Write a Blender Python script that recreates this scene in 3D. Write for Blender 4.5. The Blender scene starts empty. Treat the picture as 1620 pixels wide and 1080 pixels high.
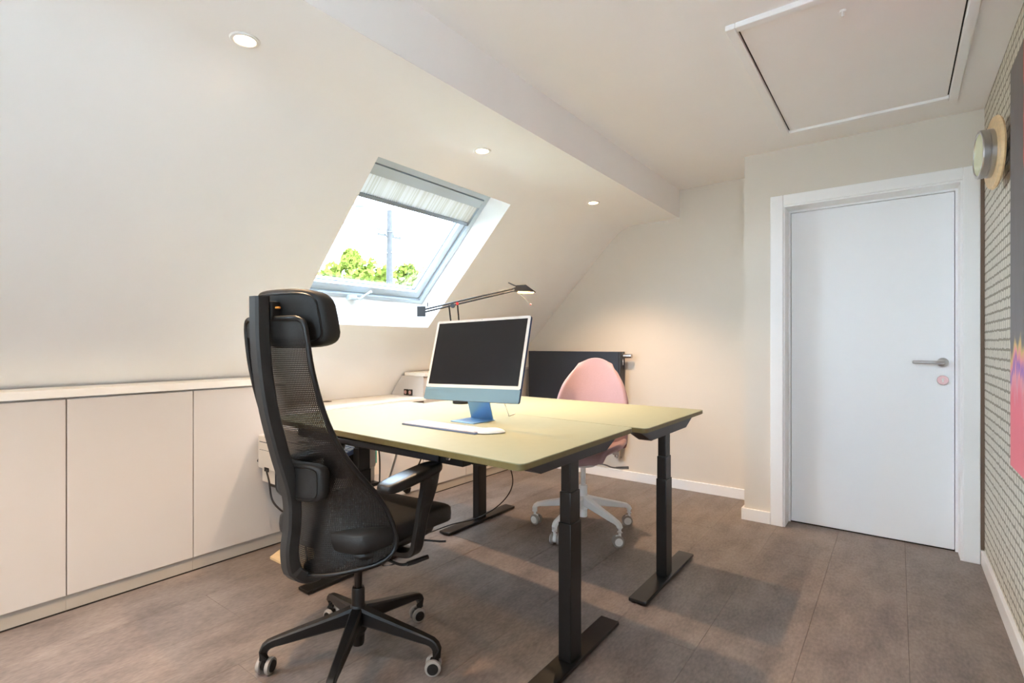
import bpy, bmesh, math, random
from mathutils import Vector, Matrix
random.seed(7)
S = bpy.context.scene
COL = S.collection
R = math.radians

# ---------------------------------------------------------------- camera, sky, exposure
F_PX, YAW, HZ, CAM_H = 814.2, 36.84, 545.0, 1.158
cd = bpy.data.cameras.new('camera'); cam = bpy.data.objects.new('camera', cd); COL.objects.link(cam)
cd.sensor_width = 36.0; cd.lens = F_PX / 1620 * 36.0; cd.shift_y = (HZ - 540) / 1620.0
cd.clip_start = 0.02; cd.clip_end = 300
cam.location = (0, 0, CAM_H); cam.rotation_euler = (R(90), 0, R(YAW))
S.camera = cam
SKY = 13.5
SPOT_W = 50.0
w = bpy.data.worlds.new('sky'); S.world = w; w.use_nodes = True
nt = w.node_tree; nt.nodes.clear()
tc = nt.nodes.new('ShaderNodeTexCoord'); sp = nt.nodes.new('ShaderNodeSeparateXYZ')
rp = nt.nodes.new('ShaderNodeValToRGB'); bg = nt.nodes.new('ShaderNodeBackground'); wo = nt.nodes.new('ShaderNodeOutputWorld')
rp.color_ramp.elements[0].position = 0.0; rp.color_ramp.elements[0].color = (0.70, 0.86, 1.0, 1)
rp.color_ramp.elements[1].position = 0.9; rp.color_ramp.elements[1].color = (0.62, 0.80, 1.0, 1)
nt.links.new(tc.outputs['Generated'], sp.inputs[0]); nt.links.new(sp.outputs['Z'], rp.inputs[0])
nt.links.new(rp.outputs[0], bg.inputs[0]); bg.inputs[1].default_value = SKY; nt.links.new(bg.outputs[0], wo.inputs[0])
vs = S.view_settings
vs.view_transform = 'Standard'; vs.look = 'None'; vs.exposure = 1.2; vs.gamma = 1.0; vs.use_curve_mapping = False
S.cycles.max_bounces = 14; S.cycles.diffuse_bounces = 10; S.cycles.transparent_max_bounces = 16

# ---------------------------------------------------------------- materials
def lin(c):
    return tuple(((v/255)/12.92 if v/255 <= .04045 else ((v/255+.055)/1.055)**2.4) for v in c)
def mat(name, rgb, rough=.5, metal=0.0, var=0.0, vscale=8.0, bump=0.0, bscale=200.0, spec=.5, emit=None, estr=0, coat=0, sheen=0, stretch=None):
    m = bpy.data.materials.new(name); m.use_nodes = True
    t = m.node_tree; b = t.nodes['Principled BSDF']
    c = lin(rgb) + (1,)
    b.inputs['Base Color'].default_value = c; b.inputs['Roughness'].default_value = rough
    b.inputs['Metallic'].default_value = metal; b.inputs['Specular IOR Level'].default_value = spec
    b.inputs['Coat Weight'].default_value = coat; b.inputs['Sheen Weight'].default_value = sheen
    tcx = t.nodes.new('ShaderNodeTexCoord'); src = tcx.outputs['Object']
    if stretch:
        mp = t.nodes.new('ShaderNodeMapping'); mp.inputs['Scale'].default_value = stretch
        t.links.new(src, mp.inputs[0]); src = mp.outputs[0]
    if var:
        n = t.nodes.new('ShaderNodeTexNoise'); n.inputs['Scale'].default_value = vscale; n.inputs['Detail'].default_value = 5
        r = t.nodes.new('ShaderNodeValToRGB')
        r.color_ramp.elements[0].position = .3; r.color_ramp.elements[1].position = .7
        r.color_ramp.elements[0].color = tuple(v*(1-var) for v in c[:3]) + (1,)
        r.color_ramp.elements[1].color = tuple(min(1, v*(1+var)) for v in c[:3]) + (1,)
        t.links.new(src, n.inputs['Vector']); t.links.new(n.outputs['Fac'], r.inputs[0]); t.links.new(r.outputs[0], b.inputs['Base Color'])
    if bump:
        n2 = t.nodes.new('ShaderNodeTexNoise'); n2.inputs['Scale'].default_value = bscale; n2.inputs['Detail'].default_value = 3
        bp = t.nodes.new('ShaderNodeBump'); bp.inputs['Strength'].default_value = bump; bp.inputs['Distance'].default_value = .002
        t.links.new(src, n2.inputs['Vector']); t.links.new(n2.outputs['Fac'], bp.inputs['Height']); t.links.new(bp.outputs[0], b.inputs['Normal'])
    if emit:
        b.inputs['Emission Color'].default_value = lin(emit) + (1,); b.inputs['Emission Strength'].default_value = estr
    return m
MT = {}
MT['plaster'] = mat('white_plaster', (244, 242, 239), .85, var=.012, vscale=3, bump=.06, bscale=60)
MT['ceiling'] = mat('ceiling_paint', (243, 240, 237), .85, var=.012, vscale=3, bump=.05, bscale=60)
MT['greige'] = mat('greige_paint', (216, 208, 196), .8, var=.012, vscale=3, bump=.08, bscale=70)
MT['white'] = mat('white_lacquer', (240, 239, 237), .35)
MT['door'] = mat('door_lacquer', (240, 240, 240), .4)
MT['cab'] = mat('cream_cabinet', (204, 198, 192), .5, var=.008, vscale=4)
MT['worktop'] = mat('white_worktop', (238, 234, 226), .45)
MT['plinth'] = mat('grey_plinth', (176, 170, 160), .45, var=.03, vscale=5)
MT['grout'] = mat('floor_joint', (70, 58, 50), .8)
MT['black'] = mat('black_powder_coat', (10, 10, 10), .38, bump=.05, bscale=500)
MT['blackpl'] = mat('black_plastic', (11, 10, 10), .42, bump=.05, bscale=300)
MT['spine'] = mat('charcoal_plastic', (44, 42, 40), .5, bump=.06, bscale=300)
MT['leather'] = mat('black_leather', (24, 23, 22), .58, bump=.2, bscale=160)
MT['gas'] = mat('dark_steel', (60, 56, 54), .28, metal=.9)
MT['wheel'] = mat('grey_rubber', (150, 142, 134), .6)
MT['pink'] = mat('pink_wool', (172, 138, 140), .95, var=.07, vscale=260, bump=.35, bscale=350, sheen=.3)
MT['whitepl'] = mat('white_plastic', (232, 230, 226), .35)
MT['greypl'] = mat('grey_plastic', (150, 148, 146), .5)
MT['lam'] = mat('pale_green_linoleum', (144, 145, 121), .62, var=.015, vscale=30, spec=.12)
MT['edge'] = mat('olive_edge', (104, 92, 52), .5, var=.08, vscale=60)
MT['frame'] = mat('dark_grey_steel', (30, 30, 35), .42)
MT['imacface'] = mat('pale_grey_bezel', (222, 218, 212), .3)
MT['imacblue'] = mat('pale_blue_glass', (110, 140, 155), .4)
MT['imacback'] = mat('blue_aluminium', (46, 66, 100), .35, metal=.5)
MT['imacstand'] = mat('sky_blue_aluminium', (124, 164, 200), .28, metal=.6)
MT['screen'] = mat('dark_screen', (10, 9, 16), .2, var=.1, vscale=30)
MT['chrome'] = mat('chrome', (205, 205, 208), .18, metal=1)
MT['steel'] = mat('brushed_steel', (190, 188, 186), .3, metal=1)
MT['copper'] = mat('rosy_steel', (196, 160, 156), .35, metal=.8)
MT['anth'] = mat('anthracite_enamel', (38, 47, 61), .4)
MT['wood'] = mat('pale_birch', (220, 190, 145), .5, var=.1, vscale=6, stretch=(1, 8, 8))
MT['lampblack'] = mat('lamp_black', (18, 21, 28), .35)
MT['red'] = mat('red_plastic', (205, 40, 40), .4)
MT['printer'] = mat('beige_printer', (222, 210, 194), .5)
MT['key'] = mat('white_keys', (206, 202, 204), .45)
MT['kplate'] = mat('silver_key_plate', (140, 138, 150), .4)
MT['bluegrey'] = mat('blue_grey_plastic', (96, 110, 140), .45)
MT['green'] = mat('green_label', (40, 128, 112), .5)
MT['cable_w'] = mat('white_cable', (225, 222, 216), .5)
MT['glow'] = mat('warm_bulb', (255, 225, 180), .5, emit=(255, 214, 160), estr=14)
MT['lampglow'] = mat('halogen_glow', (255, 214, 150), .5, emit=(255, 190, 110), estr=12)
MT['orangepl'] = mat('amber_plastic', (214, 140, 60), .5)
MT['winframe'] = mat('white_window_frame', (188, 198, 204), .4)
MT['gasket'] = mat('grey_gasket', (110, 112, 116), .6)
MT['rail'] = mat('blind_rail', (128, 138, 146), .4)
MT['bark'] = mat('pole_wood', (44, 42, 41), .9, var=.2, vscale=12)
MT['trunk'] = mat('tree_bark', (70, 58, 46), .9, var=.2, vscale=12)
MT['leaf1'] = mat('leaf_green', (92, 102, 42), 1.0, var=.4, vscale=1.5, spec=0)
MT['leaf2'] = mat('leaf_olive', (106, 112, 66), 1.0, var=.4, vscale=1.5, spec=0)
MT['grass'] = mat('lawn', (70, 90, 45), .9, var=.2, vscale=2)
MT['wire'] = mat('dark_wire', (38, 38, 44), .6)
MT['brown'] = mat('shaded_wall_brown', (120, 100, 84), .7)
MT['darkgap'] = mat('dark_gap', (30, 28, 26), .8)
MT['mirror'] = mat('clock_glass', (214, 218, 180), .12)

def floor_mat():
    m = bpy.data.materials.new('vinyl_concrete'); m.use_nodes = True
    t = m.node_tree; b = t.nodes['Principled BSDF']; N = t.nodes.new; L = t.links.new
    g = N('ShaderNodeTexCoord'); gm = N('ShaderNodeNewGeometry')
    n1 = N('ShaderNodeTexNoise'); n1.inputs['Scale'].default_value = 3.2; n1.inputs['Detail'].default_value = 8; n1.inputs['Roughness'].default_value = .62
    mp = N('ShaderNodeMapping'); mp.inputs['Scale'].default_value = (2.6, 1, 1)
    L(gm.outputs['Position'], mp.inputs[0]); L(mp.outputs[0], n1.inputs['Vector'])
    n2 = N('ShaderNodeTexNoise'); n2.inputs['Scale'].default_value = 38; n2.inputs['Detail'].default_value = 6
    L(mp.outputs[0], n2.inputs['Vector'])
    mx = N('ShaderNodeMix'); mx.data_type = 'FLOAT'; mx.inputs[0].default_value = .38
    L(n1.outputs['Fac'], mx.inputs[2]); L(n2.outputs['Fac'], mx.inputs[3])
    r = N('ShaderNodeValToRGB'); e = r.color_ramp.elements
    e[0].position = .32; e[0].color = lin((92, 80, 74)) + (1,)
    e[1].position = .68; e[1].color = lin((142, 129, 120)) + (1,)
    L(mx.outputs[0], r.inputs[0])
    oi = N('ShaderNodeObjectInfo'); hs = N('ShaderNodeHueSaturation')
    ma = N('ShaderNodeMapRange'); ma.inputs[3].default_value = .98; ma.inputs[4].default_value = 1.02
    L(oi.outputs['Random'], ma.inputs[0]); L(ma.outputs[0], hs.inputs['Value']); L(r.outputs[0], hs.inputs['Color'])
    L(hs.outputs[0], b.inputs['Base Color'])
    b.inputs['Roughness'].default_value = .42; b.inputs['Specular IOR Level'].default_value = .4
    bp = N('ShaderNodeBump'); bp.inputs['Strength'].default_value = .12; bp.inputs['Distance'].default_value = .001
    L(n2.outputs['Fac'], bp.inputs['Height']); L(bp.outputs[0], b.inputs['Normal'])
    return m
MT['floor'] = floor_mat()

def wallpaper_mat():
    m = bpy.data.materials.new('dash_wallpaper'); m.use_nodes = True
    t = m.node_tree; b = t.nodes['Principled BSDF']; N = t.nodes.new; L = t.links.new
    g = N('ShaderNodeNewGeometry'); s = N('ShaderNodeSeparateXYZ'); L(g.outputs['Position'], s.inputs[0])
    def ma(op, a, bb=None):
        n = N('ShaderNodeMath'); n.operation = op
        for i, v in enumerate((a, bb)):
            if v is None: continue
            if isinstance(v, (int, float)): n.inputs[i].default_value = v
            else: L(v, n.inputs[i])
        return n.outputs[0]
    nz = N('ShaderNodeTexNoise'); nz.inputs['Scale'].default_value = 30; L(g.outputs['Position'], nz.inputs['Vector'])
    zz = ma('ADD', ma('DIVIDE', s.outputs['Z'], .0435), ma('MULTIPLY', ma('SUBTRACT', nz.outputs['Fac'], .5), .42))
    row = ma('FLOOR', zz); fr = ma('FRACT', zz)
    wn = N('ShaderNodeTexWhiteNoise'); wn.noise_dimensions = '1D'; L(row, wn.inputs['W'])
    yy = ma('ADD', ma('DIVIDE', s.outputs['Y'], .052), ma('ADD', ma('MULTIPLY', wn.outputs['Value'], 3), ma('MULTIPLY', nz.outputs['Fac'], .8)))
    st = ma('LESS_THAN', ma('FRACT', yy), .70)
    rowm = ma('GREATER_THAN', fr, .24)
    v = ma('MULTIPLY', rowm, ma('ADD', ma('MULTIPLY', st, .55), .45))
    r = N('ShaderNodeValToRGB'); e = r.color_ramp.elements
    e[0].position = 0; e[0].color = lin((150, 142, 126)) + (1,)
    e[1].position = 1; e[1].color = lin((218, 212, 198)) + (1,)
    L(v, r.inputs[0]); L(r.outputs[0], b.inputs['Base Color']); b.inputs['Roughness'].default_value = .75
    bp = N('ShaderNodeBump'); bp.inputs['Strength'].default_value = .3; bp.inputs['Distance'].default_value = .001
    L(v, bp.inputs['Height']); L(bp.outputs[0], b.inputs['Normal'])
    return m
MT['wallpaper'] = wallpaper_mat()

def mesh_fabric():
    m = bpy.data.materials.new('black_mesh_fabric'); m.use_nodes = True
    t = m.node_tree; N = t.nodes.new; L = t.links.new
    b = t.nodes['Principled BSDF']; out = t.nodes['Material Output']
    b.inputs['Base Color'].default_value = lin((9, 9, 9)) + (1,); b.inputs['Roughness'].default_value = .38
    g = N('ShaderNodeTexCoord'); s = N('ShaderNodeSeparateXYZ'); L(g.outputs['Object'], s.inputs[0])
    def ma(op, a, bb=None):
        n = N('ShaderNodeMath'); n.operation = op
        for i, v in enumerate((a, bb)):
            if v is None: continue
            if isinstance(v, (int, float)): n.inputs[i].default_value = v
            else: L(v, n.inputs[i])
        return n.outputs[0]
    k = 2*math.pi/.0118
    u = ma('ADD', s.outputs['X'], s.outputs['Z']); v = ma('SUBTRACT', s.outputs['X'], s.outputs['Z'])
    p = ma('MULTIPLY', ma('SINE', ma('MULTIPLY', u, k)), ma('SINE', ma('MULTIPLY', v, k)))
    hole = ma('MULTIPLY', ma('GREATER_THAN', p, .50), .42)
    tr = N('ShaderNodeBsdfTransparent'); mx = N('ShaderNodeMixShader')
    L(hole, mx.inputs[0]); L(b.outputs[0], mx.inputs[1]); L(tr.outputs[0], mx.inputs[2]); L(mx.outputs[0], out.inputs[0])
    return m
MT['mesh'] = mesh_fabric()

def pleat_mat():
    m = bpy.data.materials.new('sun_striped_paper'); m.use_nodes = True
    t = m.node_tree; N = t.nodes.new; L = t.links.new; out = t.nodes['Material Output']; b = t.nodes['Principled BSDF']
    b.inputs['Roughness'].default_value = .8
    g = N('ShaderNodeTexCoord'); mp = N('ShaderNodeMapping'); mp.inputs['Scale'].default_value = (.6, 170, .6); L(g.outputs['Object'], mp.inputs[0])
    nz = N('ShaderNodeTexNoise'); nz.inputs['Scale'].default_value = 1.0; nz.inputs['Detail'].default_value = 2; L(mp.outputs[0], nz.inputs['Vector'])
    rr = N('ShaderNodeValToRGB'); rr.color_ramp.elements[0].position = .4; rr.color_ramp.elements[0].color = (.70, .69, .62, 1)  # cream and white stripes: sunlight on the blind, painted into its colour
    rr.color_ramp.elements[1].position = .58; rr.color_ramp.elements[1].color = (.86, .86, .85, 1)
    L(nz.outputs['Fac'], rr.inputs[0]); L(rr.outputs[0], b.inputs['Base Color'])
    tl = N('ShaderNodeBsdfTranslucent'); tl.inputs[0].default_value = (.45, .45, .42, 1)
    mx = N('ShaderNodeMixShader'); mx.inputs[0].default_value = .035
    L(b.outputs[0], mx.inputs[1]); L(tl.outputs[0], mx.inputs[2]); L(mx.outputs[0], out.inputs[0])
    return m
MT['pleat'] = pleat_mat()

def glass_mat():
    m = bpy.data.materials.new('window_glass'); m.use_nodes = True
    t = m.node_tree; N = t.nodes.new; L = t.links.new; out = t.nodes['Material Output']
    tr = N('ShaderNodeBsdfTransparent'); tr.inputs[0].default_value = (.97, .985, 1, 1)
    gl = N('ShaderNodeBsdfGlossy'); gl.inputs['Roughness'].default_value = .02
    lw = N('ShaderNodeLayerWeight'); lw.inputs[0].default_value = .5; pw = N('ShaderNodeMath'); pw.operation = 'POWER'; pw.inputs[1].default_value = 5.0; L(lw.outputs['Facing'], pw.inputs[0])
    mr = N('ShaderNodeMath'); mr.operation = 'MULTIPLY_ADD'; mr.inputs[1].default_value = .5; mr.inputs[2].default_value = .02; L(pw.outputs[0], mr.inputs[0])
    mx = N('ShaderNodeMixShader'); L(mr.outputs[0], mx.inputs[0]); L(tr.outputs[0], mx.inputs[1]); L(gl.outputs[0], mx.inputs[2]); L(mx.outputs[0], out.inputs[0])
    return m
MT['glass'] = glass_mat()

def painting_mat():
    m = bpy.data.materials.new('abstract_paint'); m.use_nodes = True
    t = m.node_tree; N = t.nodes.new; L = t.links.new; b = t.nodes['Principled BSDF']
    g = N('ShaderNodeNewGeometry'); s = N('ShaderNodeSeparateXYZ'); L(g.outputs['Position'], s.inputs[0])
    nz = N('ShaderNodeTexNoise'); nz.inputs['Scale'].default_value = 7; nz.inputs['Detail'].default_value = 6
    mp = N('ShaderNodeMapping'); mp.inputs['Scale'].default_value = (1, 2.5, .8); L(g.outputs['Position'], mp.inputs[0]); L(mp.outputs[0], nz.inputs['Vector'])
    a = N('ShaderNodeMath'); a.operation = 'MULTIPLY_ADD'; L(nz.outputs['Fac'], a.inputs[0]); a.inputs[1].default_value = .34; L(s.outputs['Z'], a.inputs[2])
    mr = N('ShaderNodeMapRange'); mr.inputs[1].default_value = .7; mr.inputs[2].default_value = 2.4; L(a.outputs[0], mr.inputs[0])
    r = N('ShaderNodeValToRGB'); e = r.color_ramp.elements
    stops = [(0, (244, 130, 136)), (.24, (240, 120, 136)), (.29, (236, 160, 170)), (.31, (150, 110, 190)), (.335, (238, 150, 160)), (.36, (226, 190, 120)), (.385, (120, 116, 118)), (.62, (104, 98, 96)), (.82, (100, 92, 90)), (1, (112, 104, 100))]
    e[0].position, e[0].color = stops[0][0], lin(stops[0][1]) + (1,)
    e[1].position, e[1].color = stops[-1][0], lin(stops[-1][1]) + (1,)
    for p, c in stops[1:-1]:
        q = e.new(p); q.color = lin(c) + (1,)
    L(mr.outputs[0], r.inputs[0])
    # red brushed patch in the upper half, away from the edge
    n2 = N('ShaderNodeTexNoise'); n2.inputs['Scale'].default_value = 5; L(g.outputs['Position'], n2.inputs['Vector'])
    ed = N('ShaderNodeMath'); ed.operation = 'MULTIPLY_ADD'; L(n2.outputs['Fac'], ed.inputs[0]); ed.inputs[1].default_value = .12; L(s.outputs['Y'], ed.inputs[2])
    lt = N('ShaderNodeMath'); lt.operation = 'LESS_THAN'; L(ed.outputs[0], lt.inputs[0]); lt.inputs[1].default_value = 2.47
    hi = N('ShaderNodeMath'); hi.operation = 'GREATER_THAN'; L(s.outputs['Z'], hi.inputs[0]); hi.inputs[1].default_value = 1.75
    mm = N('ShaderNodeMath'); mm.operation = 'MULTIPLY'; L(lt.outputs[0], mm.inputs[0]); L(hi.outputs[0], mm.inputs[1])
    mix = N('ShaderNodeMix'); mix.data_type = 'RGBA'; L(mm.outputs[0], mix.inputs[0]); L(r.outputs[0], mix.inputs[6]); mix.inputs[7].default_value = lin((214, 82, 74)) + (1,)
    L(mix.outputs[2], b.inputs['Base Color']); b.inputs['Roughness'].default_value = .6
    return m
MT['painting'] = painting_mat()

# ---------------------------------------------------------------- mesh helpers
class MB:
    def __init__(s): s.bm = bmesh.new(); s.soft = False
    def _merge(s, b, M=None):
        if M is not None: b.transform(M)
        me = bpy.data.meshes.new('tmp'); b.to_mesh(me); b.free(); s.bm.from_mesh(me); bpy.data.meshes.remove(me); return s
    def box(s, c, d, rot=None, bev=0, seg=2):
        b = bmesh.new(); bmesh.ops.create_cube(b, size=1); b.transform(Matrix.Diagonal((d[0], d[1], d[2], 1)))
        if bev: bmesh.ops.bevel(b, geom=b.edges[:], offset=bev, segments=seg, affect='EDGES', profile=.5)
        M = Matrix.Translation(c)
        if rot is not None: M = M @ rot
        return s._merge(b, M)
    def mm(s, a, b, bev=0, seg=2):
        return s.box([(a[i]+b[i])/2 for i in range(3)], [abs(b[i]-a[i]) for i in range(3)], None, bev, seg)
    def faces(s, vs_, fs):
        b = bmesh.new(); v = [b.verts.new(p) for p in vs_]
        for f in fs: b.faces.new([v[i] for i in f])
        bmesh.ops.recalc_face_normals(b, faces=b.faces[:]); return s._merge(b)
    def loft(s, rows, closed=True, cap=True, flip=False):
        b = bmesh.new(); V = [[b.verts.new(p) for p in r] for r in rows]; n = len(rows[0])
        for i in range(len(V)-1):
            for j in range(n if closed else n-1):
                k = (j+1) % n; b.faces.new((V[i][j], V[i][k], V[i+1][k], V[i+1][j]))
        if cap and closed:
            b.faces.new(V[0][::-1]); b.faces.new(V[-1])
        bmesh.ops.recalc_face_normals(b, faces=b.faces[:]); return s._merge(b)
    def cyl(s, p0, p1, r0, r1=None, n=20, bev=0):
        p0, p1 = Vector(p0), Vector(p1); r1 = r0 if r1 is None else r1
        d = (p1-p0); q = d.to_track_quat('Z', 'Y').to_matrix().to_4x4(); h = d.length
        prof = [(r0, 0), (r1, h)] if not bev else [(r0-bev, 0), (r0, bev), (r1, h-bev), (r1-bev, h)]
        return s.lathe(prof, n, Matrix.Translation(p0) @ q)
    def lathe(s, prof, n=24, M=None, cap=True):
        rows = [[(r*math.cos(2*math.pi*j/n), r*math.sin(2*math.pi*j/n), z) for j in range(n)] for r, z in prof]
        if M is not None: rows = [[M @ Vector(p) for p in r] for r in rows]
        return s.loft(rows, True, cap)
    def tube(s, pts, r, n=8, prof=None, up=(0, 0, 1), cap=True):
        """sweep a circle (or a 2-d profile: side, up) along pts; r may be a list of scales"""
        s.soft = s.soft or prof is None
        P = [Vector(p) for p in pts]; rs = r if isinstance(r, (list, tuple)) else [r]*len(P)
        prof = prof or [(math.cos(2*math.pi*j/n), math.sin(2*math.pi*j/n)) for j in range(n)]
        rows = []; U = Vector(up)
        for i, p in enumerate(P):
            t = (P[min(i+1, len(P)-1)] - P[max(i-1, 0)]).normalized()
            sd = t.cross(U)
            if sd.length < 1e-4: sd = t.orthogonal()
            sd.normalize(); u = sd.cross(t).normalized()
            sc = rs[i] if isinstance(rs[i], (tuple, list)) else (rs[i], rs[i])
            rows.append([p + sd*(a*sc[0]) + u*(b_*sc[1]) for a, b_ in prof])
        return s.loft(rows, True, cap)
    def sell(s, c, a, e1=.4, e2=.4, n=28, m=14, fn=None):
        def pw(v, e): return math.copysign(abs(v)**e, v)
        rows = []
        for i in range(1, m):
            ph = -math.pi/2 + math.pi*i/m
            rows.append([(a[0]*pw(math.cos(ph), e1)*pw(math.cos(2*math.pi*j/n), e2), a[1]*pw(math.cos(ph), e1)*pw(math.sin(2*math.pi*j/n), e2), a[2]*pw(math.sin(ph), e1)) for j in range(n)])
        rows = [[fn(Vector(p)) if fn else Vector(p) for p in r] for r in rows]
        rows = [[p + Vector(c) for p in r] for r in rows]
        return s.loft(rows, True, True)
    def prism(s, poly, z0, z1, bev=0):
        b = bmesh.new(); lo = [b.verts.new((x, y, z0)) for x, y in poly]; hi = [b.verts.new((x, y, z1)) for x, y in poly]; n = len(poly)
        b.faces.new(lo[::-1]); top = b.faces.new(hi)
        for i in range(n): b.faces.new((lo[i], lo[(i+1) % n], hi[(i+1) % n], hi[i]))
        bmesh.ops.recalc_face_normals(b, faces=b.faces[:])
        if bev: bmesh.ops.bevel(b, geom=[e for e in b.edges if abs(e.verts[0].co.z-e.verts[1].co.z) < 1e-6], offset=bev, segments=2, affect='EDGES')
        return s._merge(b)
    def xform(s, M): s.bm.transform(M); return s

def base_of(o):
    while o is not None:
        if o.parent is None: return Vector(o.location)
        o = o.parent
def obj(name, mb, m, parent=None, world=True, ang=21, flat=False):
    me = bpy.data.meshes.new(name)
    bm = mb.bm
    if mb.soft: ang = max(ang, 50)
    o = bpy.data.objects.new(name, me)
    if parent is not None:
        if world: bm.transform(Matrix.Translation(-base_of(parent)))
        o.parent = parent
    elif world:
        xs = [v.co for v in bm.verts]
        c = Vector(((min(v.x for v in xs)+max(v.x for v in xs))/2, (min(v.y for v in xs)+max(v.y for v in xs))/2, min(v.z for v in xs)))
        bm.transform(Matrix.Translation(-c)); o.location = c
    bm.to_mesh(me); bm.free()
    if not flat:
        me.polygons.foreach_set('use_smooth', [True]*len(me.polygons)); me.set_sharp_from_angle(angle=R(ang))
    me.materials.append(MT[m] if isinstance(m, str) else m)
    COL.objects.link(o); return o
def thing(name, loc, label, cat, group=None, rz=0):
    o = bpy.data.objects.new(name, None); COL.objects.link(o); o.location = loc; o.rotation_euler = (0, 0, rz)
    o.empty_display_size = .1
    return tag(o, label, cat, group)
def tag(o, label, cat, group=None):
    o['label'] = label; o['category'] = cat
    if group: o['group'] = group
    return o
def struct(o, label=None, cat=None):
    o['kind'] = 'structure'
    if label: o['label'] = label
    if cat: o['category'] = cat
    return o
def copy_child(ch, parent):
    c = ch.copy(); COL.objects.link(c); c.parent = parent; c.matrix_parent_inverse = ch.matrix_parent_inverse.copy()
    for g in ch.children: copy_child(g, c)
    return c
def copy_thing(o, loc, label, rz=None):
    c = o.copy(); COL.objects.link(c); c.location = loc; c['label'] = label
    if rz is not None: c.rotation_euler = (0, 0, rz)
    for ch in o.children: copy_child(ch, c)
    return c
def roundpoly(P, r, n=6):
    out = []; N = len(P)
    for i in range(N):
        p, a, b = Vector(P[i]), Vector(P[i-1]), Vector(P[(i+1) % N])
        u = (a-p).normalized(); v = (b-p).normalized(); s = p+u*r; e = p+v*r
        for k in range(n+1):
            t = k/n; q = s.lerp(p, t).lerp(p.lerp(e, t), t); out.append((q.x, q.y))
    return out
def bez(p0, p1, p2, p3, n=12):
    P = [Vector(p) for p in (p0, p1, p2, p3)]
    return [P[0]*(1-t)**3 + P[1]*3*t*(1-t)**2 + P[2]*3*t*t*(1-t) + P[3]*t**3 for t in [i/n for i in range(n+1)]]
def smooth(pts, n=6):
    """Catmull-Rom through pts"""
    P = [Vector(p) for p in pts]; out = []
    for i in range(len(P)-1):
        a, b, c, d = P[max(i-1, 0)], P[i], P[i+1], P[min(i+2, len(P)-1)]
        for k in range(n):
            t = k/n; out.append(.5*((2*b) + (c-a)*t + (2*a-5*b+4*c-d)*t*t + (3*b-a-3*c+d)*t**3))
    return out + [P[-1]]

# ---------------------------------------------------------------- room shell
XR, YD, YF, ZC, XB, ZB = 0.367, 3.664, 4.124, 2.403, -1.407, 2.175
YB = -1.25                      # rear wall, behind the camera
XK = -2.876                     # cabinet fronts
XC = -0.815                     # corner of the door wall
fl = struct(obj('floor', MB().mm((-3.6, YB-.1, -.12), (.55, YF+.1, -.004)), 'grout'), 'grey-brown concrete-look vinyl floor of wide planks', 'floor')
tile_cache = {}
PW, PL, GAP = .3245, 2.62, .0009
tx = [.034 + PW*k for k in range(-12, 3)]
for i in range(len(tx)-1):
    off = (i*.47) % 1.0 * PL
    k = -3
    while True:
        y0 = YB - PL*1 + off + PL*(k+2); k += 1
        y1 = y0 + PL
        if y0 > YF: break
        a0, a1 = max(tx[i], -3.3), min(tx[i+1], XR); b0, b1 = max(y0, YB), min(y1, YF)
        if a1-a0 < .01 or b1-b0 < .01: continue
        key = (round(a1-a0, 4), round(b1-b0, 4))
        if key not in tile_cache:
            mbx = MB(); mbx.box((0, 0, -.0025), (key[0]-GAP, key[1]-GAP, .005), None, .0005, 1)
            me = bpy.data.meshes.new('plank'); mbx.bm.to_mesh(me); mbx.bm.free(); me.materials.append(MT['floor']); tile_cache[key] = me
        o = bpy.data.objects.new('plank', tile_cache[key]); COL.objects.link(o); o.parent = fl
        o.location = Vector(((a0+a1)/2, (b0+b1)/2, 0)) - fl.location

# ceiling with its dropped beam side
cm = MB().mm((XB-.12, YB-.1, ZC), (XR+.12, YF+.1, ZC+.1)).mm((XB-.1, YB-.1, ZB+.001), (XB, YF+.1, ZC+.05))
struct(obj('ceiling', cm, 'ceiling'), 'flat off-white ceiling with a dropped beam edge', 'ceiling')
# sloping attic wall with the roof window opening
def slope_z(x): return 1.626 + 1.0234*(x+2.432)
prof = [(XB, ZB), (-1.62, ZB), (-1.78, ZB-.001), (-1.85, 2.168), (-1.90, 2.148), (-1.95, 2.112), (-2.004, 2.064)]
prof_w = [(-2.004, 2.064), (-2.767, slope_z(-2.767))]
prof2 = [(-2.767, slope_z(-2.767)), (-2.90, 1.148), (-3.04, 1.010), (-3.12, .925), (-3.20, .835), (-3.27, .745), (-3.34, .63), (-3.38, .50), (-3.39, .3), (-3.39, -.05)]
WY0, WY1 = 1.60, 2.66          # roof window in view
VY0, VY1 = -1.02, .04           # unseen twin added for fill daylight, behind the viewer's left
sm = MB()
def strip(pr, y0, y1):
    rows = [[(x, y0, z), (x, y1, z)] for x, z in pr]
    sm.loft(rows, closed=False, cap=False)
A, Bm = YB-.05, YF+.05
strip(prof, A, Bm); strip(prof2, A, Bm)
strip(prof_w, A, VY0); strip(prof_w, VY1, WY0); strip(prof_w, WY1, Bm)
WB, WT = Vector((-2.83, 0, 1.46)), Vector((-2.165, 0, 2.142))
lo, hi = Vector((-2.767, 0, slope_z(-2.767))), Vector((-2.004, 0, 2.064))
def yv(v, y): return (v.x, y, v.z)
WN = Vector((-.716, 0, .698)); U_ = (WT-WB).normalized(); WL = (WT-WB).length
deep = .12
WB2, WT2 = WB+WN*deep, WT+WN*deep
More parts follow.
